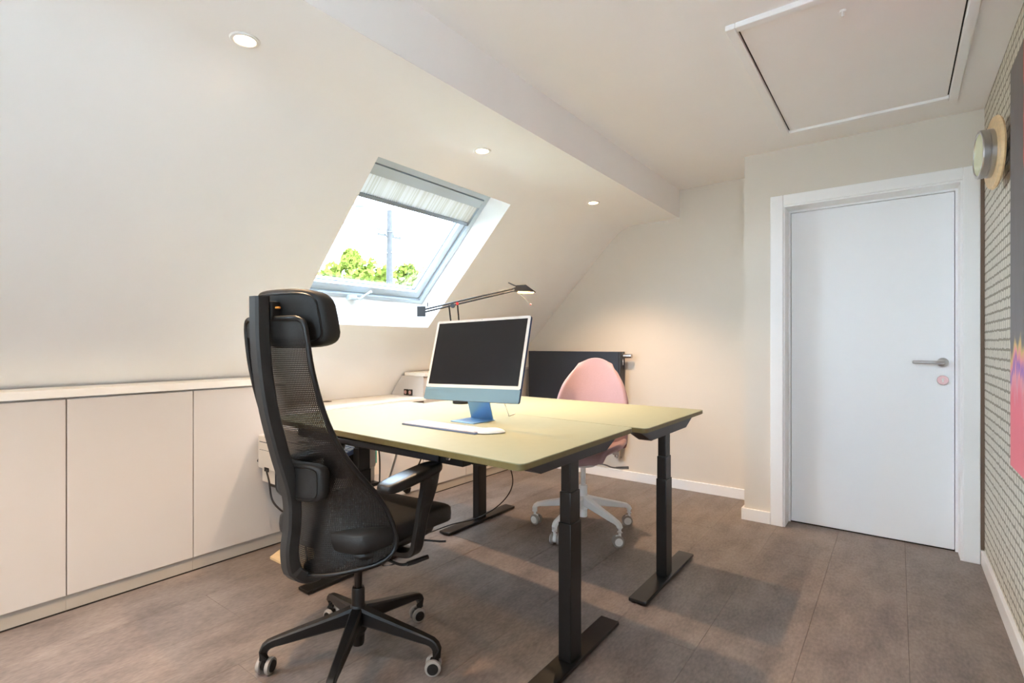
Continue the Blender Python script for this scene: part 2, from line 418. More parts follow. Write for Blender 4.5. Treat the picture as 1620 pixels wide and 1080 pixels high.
for ya, yb in ((WY0, WY1), (VY0, VY1)):
    sm.faces([yv(lo, ya), yv(lo, yb), yv(WB, yb), yv(WB, ya), yv(WB2, yb), yv(WB2, ya)], [(0, 1, 2, 3), (3, 2, 4, 5)])
    sm.faces([yv(hi, ya), yv(hi, yb), yv(WT, yb), yv(WT, ya), yv(WT2, yb), yv(WT2, ya)], [(0, 1, 2, 3), (3, 2, 4, 5)])
    for y in (ya, yb):
        sm.faces([yv(lo, y), yv(hi, y), yv(WT, y), yv(WB, y), yv(WT2, y), yv(WB2, y)], [(0, 1, 2, 3), (3, 2, 4, 5)])
bmesh.ops.remove_doubles(sm.bm, verts=sm.bm.verts[:], dist=.0005)
struct(obj('wall_left', sm, 'plaster', ang=25), 'sloping white plaster attic wall under the roof', 'wall')
# walls
struct(obj('wall_far', MB().mm((-3.6, YF, -.1), (XC+.3, YF+.12, ZC+.1)), 'greige'), 'pale greige end wall behind the radiator', 'wall')
OX0, OX1, OZ = -.586, .284, 2.045
dm = MB().mm((XC, YD, -.1), (OX0, YF+.12, ZC+.05)).mm((OX1, YD, -.1), (XR+.05, YF+.12, ZC+.05)).mm((OX0, YD, OZ), (OX1, YF+.12, ZC+.05)).mm((OX0, 3.87, -.1), (OX1, YF+.12, OZ))
struct(obj('wall_door', dm, 'greige'), 'pale greige wall around the white door', 'wall')
struct(obj('wall_right', MB().mm((XR, YB-.1, -.1), (XR+.12, YF+.1, ZC+.1)), 'wallpaper'), 'right wall papered in beige and grey vertical dashes', 'wall')
GX0, GX1, GZ0, GZ1 = -.74, .12, .98, 1.94      # gable window added behind the viewer for fill daylight
struct(obj('wall_rear', MB().mm((-3.7, YB-.16, -.1), (GX0, YB, ZC+.1)).mm((GX1, YB-.16, -.1), (XR+.1, YB, ZC+.1)).mm((GX0, YB-.16, -.1), (GX1, YB, GZ0)).mm((GX0, YB-.16, GZ1), (GX1, YB, ZC+.1)), 'greige'), 'pale greige wall behind the viewer', 'wall')

gw = bpy.data.objects.new('added_window_3', None); COL.objects.link(gw); gw.location = ((GX0+GX1)/2, YB-.1, GZ0); struct(gw, 'white gable window added for fill light in the wall behind the viewer', 'window')
for a_, b_ in (((GX0, GZ0), (GX0+.06, GZ1)), ((GX1-.06, GZ0), (GX1, GZ1)), ((GX0+.06, GZ0), (GX1-.06, GZ0+.06)), ((GX0+.06, GZ1-.06), (GX1-.06, GZ1)), (((GX0+GX1)/2-.03, GZ0+.06), ((GX0+GX1)/2+.03, GZ1-.06))):
    obj('frame_bar', MB().mm((a_[0], YB-.13, a_[1]), (b_[0], YB-.07, b_[1]), .004), 'white', gw)
for a_, b_ in ((GX0+.06, (GX0+GX1)/2-.03), ((GX0+GX1)/2+.03, GX1-.06)):
    obj('pane', MB().mm((a_, YB-.103, GZ0+.06), (b_, YB-.099, GZ1-.06)), 'glass', gw)
# baseboards
def baseboard(name, a, b, lab):
    struct(obj(name, MB().mm(a, b, .003, 2), 'white'), lab, 'baseboard')
BH, BT = .077, .016
baseboard('baseboard_far', (-2.856, YF-BT, 0), (XC-BT, YF, BH), 'white skirting board along the radiator wall')
baseboard('baseboard_return', (XC-BT, YD-BT, 0), (XC, YF, BH), 'short white skirting board around the wall corner')
baseboard('baseboard_door', (XC, YD-BT, 0), (-.657, YD, BH), 'short white skirting board left of the door casing')
baseboard('baseboard_right', (XR-BT, YB, 0), (XR, YD-.019, BH), 'white skirting board under the patterned wallpaper')

# door
d = bpy.data.objects.new('door_1', None); COL.objects.link(d); d.location = (-.15, YD, 0); struct(d, 'plain white door in a white casing', 'door')
CT = .018
obj('casing', MB().mm((-.656, YD-CT, 0), (OX0+.004, YD, OZ+.062), .004), 'white', d)
obj('casing', MB().mm((OX1-.004, YD-CT, 0), (.350, YD, OZ+.062), .004), 'white', d)
obj('casing', MB().mm((OX0+.004, YD-CT, OZ-.004), (OX1-.004, YD, OZ+.062), .004), 'white', d)
# inner step of casing and jambs
obj('jamb', MB().mm((OX0, YD-.008, 0), (OX0+.014, 3.86, OZ)).mm((OX0+.014, 3.79, 0), (OX0+.026, 3.86, OZ-.014)), 'white', d)
obj('jamb', MB().mm((OX1-.014, YD-.008, 0), (OX1, 3.86, OZ)).mm((OX1-.026, 3.79, 0), (OX1-.014, 3.86, OZ-.014)), 'white', d)
obj('jamb', MB().mm((OX0+.014, YD-.008, OZ-.014), (OX1-.014, 3.86, OZ)).mm((OX0+.026, 3.79, OZ-.026), (OX1-.026, 3.86, OZ-.014)), 'white', d)
lf = obj('door_leaf', MB().mm((OX0+.029, 3.795, .008), (OX1-.029, 3.835, OZ-.029), .002), 'door', d)
hy = 3.795
hd = obj('handle', MB().cyl((.205, hy, 1.058), (.205, hy-.012, 1.058), .026, n=28, bev=.002)
    .tube(bez((.205, hy-.008, 1.058), (.205, hy-.05, 1.058), (.20, hy-.052, 1.058), (.16, hy-.052, 1.058), 8) + [Vector((.09, hy-.052, 1.058))] + bez((.09, hy-.052, 1.058), (.078, hy-.052, 1.058), (.076, hy-.045, 1.058), (.076, hy-.03, 1.058), 5), .0095, 12), 'steel', d)
es = obj('keyhole_plate', MB().cyl((.205, hy, .958), (.205, hy-.01, .958), .026, n=28, bev=.002), 'copper', d)
obj('keyhole', MB().cyl((.205, hy-.0095, .963), (.205, hy-.0112, .963), .0065, n=14).mm((.2015, hy-.0112, .946), (.2085, hy-.0096, .963)), 'whitepl', es)
obj('threshold', MB().mm((OX0+.014, 3.80, 0), (OX1-.014, 3.87, .006)), 'darkgap', d)
struct(obj('shade_strip_1', MB().mm((.3505, YD-.012, .078), (XR-.001, YD, OZ+.06)), 'brown'), 'narrow strip of door wall coloured brown for shade, between casing and wallpaper', 'shade_strip')  # bare wall beside the casing, its shade painted on as a brown strip

# attic hatch in the ceiling
h = thing('ceiling_hatch', (-.15, 2.74, ZC), 'white attic hatch panel with a raised frame in the ceiling', 'hatch')
hx0, hx1, hy0, hy1 = -.541, .241, 2.109, 3.385
FWd = .037
obj('frame_strip', MB().mm((hx0, hy0, ZC-.022), (hx0+FWd, hy1, ZC), .004), 'white', h)
obj('frame_strip', MB().mm((hx1-FWd, hy0, ZC-.022), (hx1, hy1, ZC), .004), 'white', h)
obj('frame_strip', MB().mm((hx0+FWd, hy1-FWd, ZC-.022), (hx1-FWd, hy1, ZC), .004), 'white', h)
obj('frame_strip', MB().mm((hx0+FWd, hy0, ZC-.022), (hx1-FWd, hy0+FWd, ZC), .004), 'white', h)
obj('gap', MB().mm((hx0+FWd-.002, hy0+FWd-.002, ZC-.003), (hx1-FWd+.002, hy1-FWd+.002, ZC+.001)), 'darkgap', h)
obj('panel', MB().mm((hx0+FWd+.006, hy0+FWd+.001, ZC-.009), (hx1-FWd-.006, hy1-FWd-.001, ZC-.002), .001), 'ceiling', h)
obj('pull_ring', MB().cyl((-.162, 2.255, ZC-.009), (-.162, 2.255, ZC-.016), .011, n=14, bev=.002).cyl((-.162, 2.255, ZC-.016), (-.162, 2.255, ZC-.034), .0045, n=10), 'whitepl', h)

# ---------------------------------------------------------------- roof window
def W(y, u, n=0.0): 
    p = WB + U_*u + WN*n; return Vector((p.x, y, p.z))
def wbox(mb, y0, y1, u0, u1, n0, n1):
    P = [W(y, u, n) for n in (n0, n1) for (y, u) in ((y0, u0), (y1, u0), (y1, u1), (y0, u1))]
    return mb.faces(P, [(0, 1, 2, 3), (4, 5, 6, 7), (0, 1, 5, 4), (1, 2, 6, 5), (2, 3, 7, 6), (3, 0, 4, 7)])
def roof_window(wname, wlabel, WY0, WY1):
    win = bpy.data.objects.new(wname, None); COL.objects.link(win); win.location = W((WY0+WY1)/2, 0); struct(win, wlabel, 'window')
    e = .002
    FR = .038
    obj('window_frame', wbox(wbox(wbox(wbox(MB(), WY0+e, WY0+FR, e, WL-e, .0, .10), WY1-FR, WY1-e, e, WL-e, .0, .10), WY0+FR, WY1-FR, e, .030, 0, .10), WY0+FR, WY1-FR, WL-FR, WL-e, 0, .10), 'winframe', win)
    g = .004
    s0, s1, t0, t1 = WY0+FR+g, WY1-FR-g, .030+g, WL-FR-g
    SW = .052
    sash = obj('sash', wbox(wbox(wbox(wbox(MB(), s0, s0+SW, t0, t1, .022, .085), s1-SW, s1, t0, t1, .022, .085), s0+SW, s1-SW, t0, t0+SW, .022, .085), s0+SW, s1-SW, t1-.07, t1, .022, .085), 'winframe', win)
    i0, i1, j0, j1 = s0+SW, s1-SW, t0+SW, t1-.07
    obj('gasket', wbox(wbox(wbox(wbox(MB(), i0, i0+.004, j0, j1, .05, .062), i1-.004, i1, j0, j1, .05, .062), i0, i1, j0, j0+.004, .05, .062), i1-.021, i1-.018, j0, j1, .056, .062), 'gasket', sash)
    obj('pane', wbox(MB(), i0-.005, i1+.005, j0-.005, j1+.005, .064, .068), 'glass', sash)
    # latch
    lt = obj('latch', MB().box(W(WY0+.43, .012, -.012), (.05, .055, .03), None, .004).tube([W(WY0+.46, .012, -.012), W(WY0+.485, .02, -.03), W(WY0+.515, .105, -.05)], .0085, 10), 'winframe', sash)
    # pleated blind
    bl = obj('blind_head_rail', wbox(MB(), s0, s1, t1-.062, t1-.004, -.002, .022), 'winframe', win)
    pm = MB(); BU0, BU1 = t1-.185, t1-.062
    nple = 64
    rows = [[], []]
    for k in range(nple*2+1):
        y = s0+.012 + (s1-s0-.024)*k/(nple*2); n = .004 + (.012 if k % 2 else 0)
        rows[0].append(W(y, BU0, n)); rows[1].append(W(y, BU1, n))
    pm.loft(rows, closed=False, cap=False)
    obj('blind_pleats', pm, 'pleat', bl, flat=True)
    obj('blind_bottom_rail', wbox(MB(), s0+.004, s1-.004, BU0-.022, BU0, -.004, .018), 'rail', bl)
    obj('rail_end_cap', wbox(MB(), s1-.016, s1-.006, BU0-.017, BU0-.005, -.009, -.003), 'gasket', bl)
    return win
win1 = roof_window('window_1', 'tilting roof window with white frame and raised blind, seen above the desk', WY0, WY1)
roof_window('added_window_2', 'second roof window added for fill light, outside the left of the view', VY0, VY1)

# ---------------------------------------------------------------- recessed downlights
dl_lab = ['lit recessed spotlight nearest the left foreground in the sloping soffit', 'lit recessed spotlight in the soffit above the roof window', 'lit recessed spotlight in the soffit nearest the radiator wall']
dl0 = None
ld = bpy.data.lights.new('downlight_beam', 'SPOT'); ld.energy = SPOT_W; ld.color = (1.0, .67, .40); ld.spot_size = R(112); ld.spot_blend = .8; ld.shadow_soft_size = .022
for y, lab in zip((.84, 2.065, 3.295, -.39), dl_lab + ['lit recessed spotlight in the soffit behind the viewer']):
    if dl0 is None:
        t = thing('recessed_spotlight', (-1.742, y, ZB), lab, 'spotlight', 'recessed spotlights in the soffit'); dl0 = t
        ring = MB().lathe([(.047, 0), (.0465, -.003), (.044, -.0055), (.036, -.0062), (.033, -.005), (.032, 0)], 36, cap=False)
        obj('trim_ring', ring, 'whitepl', t, world=False)
        obj('bulb', MB().lathe([(.0325, -.0002), (.0315, -.0035), (.001, -.0045)], 32, cap=False), 'glow', t, world=False)
        lo_ = bpy.data.objects.new('downlight_beam', ld); COL.objects.link(lo_); lo_.parent = t; lo_.location = (0, 0, -.03)
    else:
        copy_thing(dl0, (-1.742, y, ZB), lab)

# ---------------------------------------------------------------- fitted cabinets
def cabinet(y0, y1, ztop, label, depth=.16, group='fitted cabinets under the slope'):
    t = thing('cabinet', (XK-.1, (y0+y1)/2, 0), label, 'cabinet', group)
    xb = XK-depth
    obj('body', MB().mm((xb, y0+.001, .075), (XK-.022, y1-.001, ztop-.001)), 'cab', t)
    dr = obj('door', MB().mm((XK-.019, y0+.002, .073), (XK, y1-.002, ztop-.009), .0012, 1), 'cab', t)
    obj('plinth', MB().mm((XK-.03, y0+.0005, .004), (XK-.012, y1-.0005, .0735)), 'plinth', t)
    obj('plinth_seal', MB().mm((XK-.03, y0+.0005, 0), (XK-.009, y1-.0005, .006)), 'darkgap', t)
    return t
ZT = .931
cabinet(YB, -.376, ZT, 'cream handleless cabinet against the rear wall, out of view')
cabinet(-.376, .126, ZT, 'cream handleless cabinet just outside the left edge of the view')
cabinet(.126, .626, ZT, 'cream handleless tall cabinet at the left edge of the view')
cabinet(.626, 1.127, ZT, 'cream handleless tall cabinet, middle one left of the black chair')
cabinet(1.127, 1.628, ZT, 'cream handleless tall cabinet behind the printer and the black chair')
ZL = .737
cabinet(1.628, 2.16, ZL, 'low cream cabinet under the white counter behind the desk leg', .30)
cabinet(2.16, 2.719, ZL, 'low cream cabinet under the white counter behind the monitor', .30)
cabinet(2.721, 3.2, .917, 'tall cream cabinet behind the far desk, with a socket in its side', .22)
cabinet(3.2, 3.66, .917, 'tall cream cabinet between the socket cabinet and the radiator', .22)
cabinet(3.66, YF-.002, .917, 'tall cream cabinet in the corner beside the anthracite radiator', .22)
tag(obj('worktop', MB().mm((-3.062, YB, ZT), (XK+.012, 1.628, .966), .002), 'worktop'), 'long white worktop on the tall left cabinets under the slope', 'worktop')
lw_ = thing('worktop', (-3.05, 2.17, ZL), 'lower white counter between the tall cabinets, under the roof window', 'worktop')
obj('counter_slab', MB().mm((-3.255, 1.63, ZL), (XK+.03, 2.719, .76), .002), 'worktop', lw_)
obj('cable_grommet', MB().cyl((-3.19, 2.10, .7601), (-3.19, 2.10, .7615), .034, n=28), 'darkgap', lw_)
tag(obj('worktop', MB().mm((-3.09, 2.7205, .917), (XK+.012, YF-.002, .944), .002), 'worktop'), 'white worktop on the tall cabinets beside the radiator', 'worktop')
# socket on the side of the tall cabinet, end panel
EPP = [(XK, .7605), (XK, .9165), (-3.118, .9165), (-3.155, .877), (-3.190, .835), (-3.222, .79), (-3.240, .7605)]
nE = len(EPP)
ep = tag(obj('end_panel', MB().faces([(x, 2.7192, z) for x, z in EPP] + [(x, 2.7206, z) for x, z in EPP],
    [tuple(range(nE)), tuple(range(nE, 2*nE))] + [(q_, (q_+1) % nE, nE+(q_+1) % nE, nE+q_) for q_ in range(nE)]), 'cab'), 'cream end panel closing the tall cabinet above the low counter', 'panel')
so = thing('wall_socket', (-3.04, 2.72, .765), 'small dark double socket on the side of the cabinet above the counter', 'socket')
obj('plate', MB().mm((-3.085, 2.708, .766), (-3.045, 2.719, .812), .002), 'blackpl', so)
obj('plate', MB().mm((-3.035, 2.708, .766), (-2.995, 2.719, .812), .002), 'spine', so)
obj('socket_face', MB().cyl((-3.065, 2.7079, .789), (-3.065, 2.706, .789), .014, n=18), 'copper', so)
obj('socket_face', MB().cyl((-3.015, 2.7079, .789), (-3.015, 2.706, .789), .014, n=18), 'copper', so)

# ---------------------------------------------------------------- standing desks
def desk(loc, poly, ztop, lx, rx, fy, fl, label, rail):
    t = thing('standing_desk', loc, label, 'desk')
    top = obj('tabletop', MB().prism(roundpoly(poly, .03), ztop-.003, ztop, .0008), 'lam', t, ang=30)
    obj('edge_band', MB().prism(roundpoly(poly, .03), ztop-.018, ztop-.003).prism(roundpoly([(x + (.006 if x < -1.6 else -.006), y) for x, y in poly], .03), ztop-.022, ztop-.018), 'edge', top)
    zb = ztop-.022
    for k, x in enumerate((lx, rx)):
        y = fy[k]
        obj('foot', MB().box((x, y, .0125), (.082, fl, .015), None, .003), 'black', t)
        for gy in (y-fl/2+.03, y+fl/2-.03):
            obj('glide', MB().cyl((x, gy, 0), (x, gy, .006), .018, n=14), 'blackpl', t)
        z1, z2 = ztop-.296, ztop-.185
        obj('column', MB().box((x, y, (z1+.02)/2), (.052, .078, z1-.02), None, .003), 'black', t)
        obj('column', MB().box((x, y, (z1+z2)/2), (.046, .070, z2-z1), None, .003), 'black', t)
        zt = zb-.052
        obj('column', MB().box((x, y, (z2+zt)/2), (.040, .062, zt-z2), None, .003), 'black', t)
        # tapered bracket under the top
        hl = fl/2+.03
        pr = [(y-hl, zb), (y+hl, zb), (y+hl-.12, zb-.052), (y-hl+.12, zb-.052)]
        v = [(x-.03, a, b) for a, b in pr] + [(x+.03, a, b) for a, b in pr]
        obj('bracket', MB().faces(v, [(0, 1, 2, 3), (4, 5, 6, 7), (0, 1, 5, 4), (1, 2, 6, 5), (2, 3, 7, 6), (3, 0, 4, 7)]), 'frame', t)
    ym = sum(fy)/2
    obj('cross_beam', MB().mm((lx+.03, ym-.03, zb-.04), (rx-.03, ym+.03, zb-.004), .003), 'black', t)
    if rail:
        ry = 1.33
        rl = obj('front_rail', MB().mm((lx+.0, ry-.022, zb-.052), (-1.19, ry+.022, zb), .003).mm((-1.36, ry+.022, zb-.05), (-1.13, ry+.06, zb), .002), 'black', t)
        obj('rail_cover', MB().mm((lx+.02, ry-.034, zb-.047), (-1.30, ry-.0225, zb-.022), .005), 'frame', rl)
        obj('screw', MB().cyl((-1.255, ry-.022, zb-.024), (-1.255, ry-.030, zb-.024), .013, n=18, bev=.003), 'chrome', rl)
        obj('screw', MB().cyl((-1.15, ry+.022, zb-.026), (-1.15, ry+.016, zb-.026), .006, n=12), 'chrome', rl)
    return t
P1 = [(-2.392, 1.265), (-.866, 1.205), (-.880, 2.022), (-2.392, 2.13)]
P2 = [(-2.365, 2.225), (-.870, 2.137), (-.868, 2.952), (-2.365, 2.965)]
d1 = desk((-1.63, 1.66, 0), P1, .812, -2.215, -.958, (1.662, 1.632), .655, 'pale green standing desk with black legs carrying the computer', True)
d2 = desk((-1.62, 2.55, 0), P2, .793, -2.205, -.930, (2.588, 2.503), .665, 'pale green standing desk behind the computer, in front of the pink chair', False)

# ---------------------------------------------------------------- black office chair
CH = thing('office_chair', (-1.60, 1.185, 0), 'tall black mesh office chair with leather seat and headrest at the near desk', 'chair', rz=R(6))
def cobj(n, mb, m, par=None, **k): return obj(n, mb, m, par or CH, world=False, **k)
rect = [(-1, -.7), (-1, .7), (-.7, 1), (.7, 1), (1, .7), (1, -.7), (.7, -1), (-.7, -1)]
spine_pts = smooth([(0, -.392, 1.305), (0, -.388, 1.15), (0, -.366, .98), (0, -.325, .82), (0, -.283, .68), (0, -.278, .58), (0, -.288, .49), (0, -.272, .42), (0, -.215, .385), (0, -.13, .385)], 6)
n_ = len(spine_pts)
cobj('spine', MB().tube(spine_pts, [(.021, .024) if i < n_*.75 else (.026, .020) for i in range(n_)], prof=rect, up=(0, 1, .001)), 'spine')
# mesh back (a sheet with thickness) with edge frame
prof_b = [(1.238, .118, -.352, -.358), (1.225, .142, -.344, -.357), (1.18, .150, -.338, -.355), (1.08, .154, -.322, -.345), (.95, .160, -.285, -.318), (.84, .170, -.236, -.275), (.75, .188, -.180, -.232),
          (.67, .212, -.122, -.205), (.59, .236, -.082, -.208), (.51, .248, -.062, -.222), (.455, .244, -.075, -.232), (.42, .215, -.115, -.235), (.400, .155, -.165, -.235)]
def rowsample(pr, n):
    cols = list(zip(*pr)); res = [smooth([(v, i, 0) for i, v in enumerate(c)], n) for c in cols]
    return [tuple(res[k][i].x for k in range(4)) for i in range(len(res[0]))]
pb = rowsample(prof_b, 4)
NU = 24
back_rows = [[(hw*u, yc + (ye-yc)*abs(u)**2.0, z + (0.0 if z > .5 else .03*(abs(u)**2)*(.5-z)/.1*.6)) for u in [-1 + 2*j/NU for j in range(NU+1)]] for z, hw, ye, yc in pb]
bk = cobj('backrest', MB().loft(back_rows, closed=False, cap=False), 'mesh')
edge = [r[0] for r in back_rows] + back_rows[-1][1:-1] + [r[-1] for r in reversed(back_rows)] + back_rows[0][1:-1][::-1]
edge = edge + [edge[0]]
cobj('backrest_rim', MB().tube(edge, .0085, 8, up=(0, 1, .01), cap=False), 'blackpl', bk)
band = [r for r in back_rows if r[0][2] > 1.165]
cobj('top_band', MB().loft([[(x, y-.003, z) for x, y, z in r] for r in band], closed=False, cap=False), 'leather', bk)
# headrest: curved padded shell, piping, bracket
def hbend(p): return Vector((p.x, p.y + .55*p.x*p.x*3.2 - .02*(p.z/.09), p.z))
hr = cobj('headrest', MB().sell((0, -.300, 1.240), (.165, .034, .092), .45, .32, 40, 18, hbend), 'leather', ang=80)
pip = []
for k in range(41):
    a_ = 2*math.pi*k/40; cx, cz = math.cos(a_), math.sin(a_)
    x = .150*math.copysign(abs(cx)**.35, cx); z = .076*math.copysign(abs(cz)**.35, cz)
    q = hbend(Vector((x, -.0315, z))); pip.append((q.x, q.y-.300, q.z+1.240))
cobj('piping', MB().tube(pip, .0035, 6, up=(0, 1, .01), cap=False), 'blackpl', hr)
cobj('headrest_bracket', MB().box((0, -.352, 1.262), (.05, .035, .06), None, .005), 'blackpl', hr)
cobj('pull_tab', MB().box((.024, -.352, 1.272), (.034, .010, .006), None, .002), 'orangepl', hr)
# lumbar pads on the spine
def lb(p): return Vector((p.x, p.y + 1.6*p.x*p.x, p.z))
lum = cobj('lumbar_pad', MB().sell((0, -.262, .715), (.118, .022, .062), .4, .32, 36, 14, lb), 'leather', ang=80)
pip = []
for k in range(41):
    a_ = 2*math.pi*k/40; cx, cz = math.cos(a_), math.sin(a_)
    q = lb(Vector((.104*math.copysign(abs(cx)**.35, cx), -.0205, .050*math.copysign(abs(cz)**.35, cz)))); pip.append((q.x, q.y-.262, q.z+.715))
cobj('piping', MB().tube(pip, .003, 6, up=(0, 1, .01), cap=False), 'blackpl', lum)
# seat
def sbend(p):
    f = p.y/.24
    return Vector((p.x*(1.0 - .06*max(0, -f)), p.y, p.z - .022*max(0, f)**3 + .010*(abs(p.x)/.25)**3 + .004))
st_ = cobj('seat', MB().sell((0, .045, .505), (.252, .245, .046), .42, .3, 48, 16, sbend), 'leather', ang=80)
cobj('seat_pan', MB().sell((0, .03, .462), (.215, .20, .024), .5, .35, 36, 10), 'blackpl', ang=80)
# arms
for sx in (-1, 1):
    X = .292*sx; DY = 0 if sx > 0 else .075
    def ab(p): return Vector((p.x, p.y, p.z + .012*(p.y/.13)))
    ap = cobj('armrest', MB().sell((X, -.035+DY, .715), (.040, .138, .020), .5, .45, 28, 12, ab), 'blackpl', ang=80)
    pts = [(X, .060, .712), (X+.002*sx, .050, .66), (X-.002*sx, .024, .58), (X-.004*sx, .004, .50), (X-.012*sx, -.004, .455), (X-.05*sx, -.005, .438), (X-.12*sx, -.005, .438)]
    ps = smooth([(a_, b_+DY, c_) for a_, b_, c_ in pts], 5)
    sc = [(.013, .048)]*1 + [(.012, .046 - .022*min(1, i/12)) for i in range(1, len(ps))]
    cobj('arm_support', MB().tube(ps, sc, prof=rect, up=(0, 1, 0)), 'blackpl')
# mechanism, lever, gas lift
cobj('tilt_mechanism', MB().box((0, -.03, .428), (.13, .24, .05), None, .012).box((0, -.15, .40), (.08, .12, .04), None, .01), 'blackpl')
lv = cobj('lever', MB().tube(smooth([(.06, -.05, .425), (.15, -.02, .405), (.195, .01, .383), (.215, .03, .381)], 5), .005, 8), 'black')
cobj('lever_grip', MB().tube([(.213, .028, .381), (.228, .055, .384), (.25, .10, .390)], [.008, .009, .008], 10), 'blackpl', lv)
cobj('lever', MB().tube([(.10, .10, .43), (.25, .17, .422), (.27, .178, .424)], .004, 8), 'black')
cobj('gas_lift', MB().cyl((0, 0, .25), (0, 0, .42), .0145, n=20), 'gas')
cobj('lift_sleeve', MB().lathe([(.0235, .095), (.0235, .255), (.021, .262), (.016, .262)], 24), 'blackpl')
cobj('hub', MB().lathe([(.020, .05), (.022, .055), (.024, .09), (.032, .105), (.034, .165), (.028, .192), (.024, .198)], 24), 'blackpl')
def star_base(fn, R0, ang0, zhub, ztip, mat_, wmat, r_, mark_first=0):
    for k in range(5):
        a = R(ang0 + 72*k); ca, sa = math.cos(a), math.sin(a)
        def pt(r, z, side=0): return (ca*r - sa*side, sa*r + ca*side, z)
        ps = [pt(.0, zhub), pt(.03, zhub)] + [pt(.03+(R0-.065)*q_, zhub + (ztip+.008-zhub)*q_) for q_ in (.12, .3, .5, .7, .88, 1)] + [pt(R0-.018, ztip+.003), pt(R0-.006, ztip-.006), pt(R0, ztip-.018), pt(R0, ztip-.045)]
        nn = len(ps)
        sc = [(.024 - .0105*min(1, i/(nn-5)), .037 - .0225*min(1, (i/(nn-5))**.7)) for i in range(nn)]
        fn('base_leg', MB().tube(ps, sc, prof=rect, up=(0, 0, 1) if True else None), mat_)
        # caster: two wheels turned sideways, with an axle cover
        ca2 = a + R(70 + 40*((k*37) % 3))
        ax = Vector((math.cos(ca2), math.sin(ca2), 0)); tr_ = Vector((-ax.y, ax.x, 0))
        c = Vector(pt(R0, r_)) + tr_*.012
        cs = fn('caster', MB().cyl(c-ax*.010, c+ax*.010, r_*.62, n=18).cyl(Vector(pt(R0, r_*1.1)), Vector(pt(R0, ztip-.02)), .008, n=12).box(c+Vector((0, 0, r_*.55)), (.018, .022, r_*.7), Matrix.Rotation(ca2, 4, 'Z'), .004), mat_)
        for sgn in (-1, 1):
            w0 = c + ax*(.010*sgn); w1 = c + ax*(.026*sgn)
            q = (w1-w0).to_track_quat('Z', 'Y').to_matrix().to_4x4()
            wh = fn('wheel', MB().lathe([(r_*.8, 0), (r_*.97, .002), (r_, .006), (r_, .010), (r_*.95, .014), (r_*.72, .016)], 26, Matrix.Translation(w0) @ q), wmat, cs)
            fn('wheel_cap', MB().lathe([(r_*.70, .0162), (r_*.66, .0185), (.001, .0195)], 22, Matrix.Translation(w0) @ q), mat_, wh)
star_base(cobj, .318, 86, .158, .104, 'blackpl', 'wheel', .0285)

# ---------------------------------------------------------------- pink shell chair
PK = thing('shell_chair', (-1.575, 2.845, 0), 'pink upholstered shell chair on a white five-star swivel base', 'chair', rz=R(180+14))
def pobj(n, mb, m, par=None, **k): return obj(n, mb, m, par or PK, world=False, **k)
sp_ = [(.215, .452, .10), (.222, .476, .165), (.20, .490, .205), (.12, .484, .232), (.0, .470, .242), (-.12, .470, .246), (-.20, .505, .246), (-.245, .585, .246), (-.268, .69, .246), (-.287, .79, .240), (-.303, .88, .212), (-.316, .945, .180), (-.327, 1.0, .152), (-.335, 1.035, .130), (-.340, 1.068, .108)]
pp = smooth([(a, b, c) for a, b, c in sp_], 3)
srow = []; NP = 18
for i, q in enumerate(pp):
    t_ = (pp[min(i+1, len(pp)-1)] - pp[max(i-1, 0)]); tn = Vector((0, t_.x, t_.y)).normalized()
    nrm = Vector((0, tn.z, -tn.y))
    if nrm.z < -.1 or (abs(nrm.z) <= .1 and nrm.y < 0): nrm = -nrm
    if nrm.y > .6: nrm = Vector((0, 1, 0))
    k = i/len(pp); curl = .075*math.sin(math.pi*min(1, max(0, k*1.05)))**.7 + .01
    drop = .043*max(0, (q.y-.88)/.19)**1.4
    srow.append([Vector((q.z*u, q.x, q.y - drop*u*u)) + nrm*(curl*abs(u)**2.2) for u in [-1+2*j/NP for j in range(NP+1)]])
sh = pobj('shell', MB().loft(srow, closed=False, cap=False), 'pink', ang=60)
so_ = sh.modifiers.new('thickness', 'SOLIDIFY'); so_.thickness = .034; so_.offset = 0
bv = sh.modifiers.new('soft', 'SUBSURF'); bv.levels = 1; bv.render_levels = 1
pobj('seat_mount', MB().lathe([(.02, .395), (.075, .405), (.105, .432), (.11, .452)], 26), 'whitepl')
pl = pobj('lever', MB().tube(smooth([(-.05, -.02, .415), (-.12, -.06, .405), (-.16, -.08, .388), (-.19, -.09, .386)], 4), .004, 8), 'greypl')
pobj('lever_grip', MB().tube([(-.188, -.09, .386), (-.26, -.12, .386)], [.006, .010], 10), 'greypl', pl)
pobj('gas_lift', MB().cyl((0, 0, .24), (0, 0, .41), .016, n=20), 'whitepl')
pobj('lift_sleeve', MB().lathe([(.024, .085), (.026, .09), (.027, .275), (.025, .282), (.016, .284)], 24), 'whitepl')
pobj('hub', MB().lathe([(.026, .13), (.034, .14), (.036, .20), (.030, .215), (.027, .22)], 24), 'whitepl')
star_base(pobj, .318, 2, .185, .125, 'whitepl', 'wheel', .033)

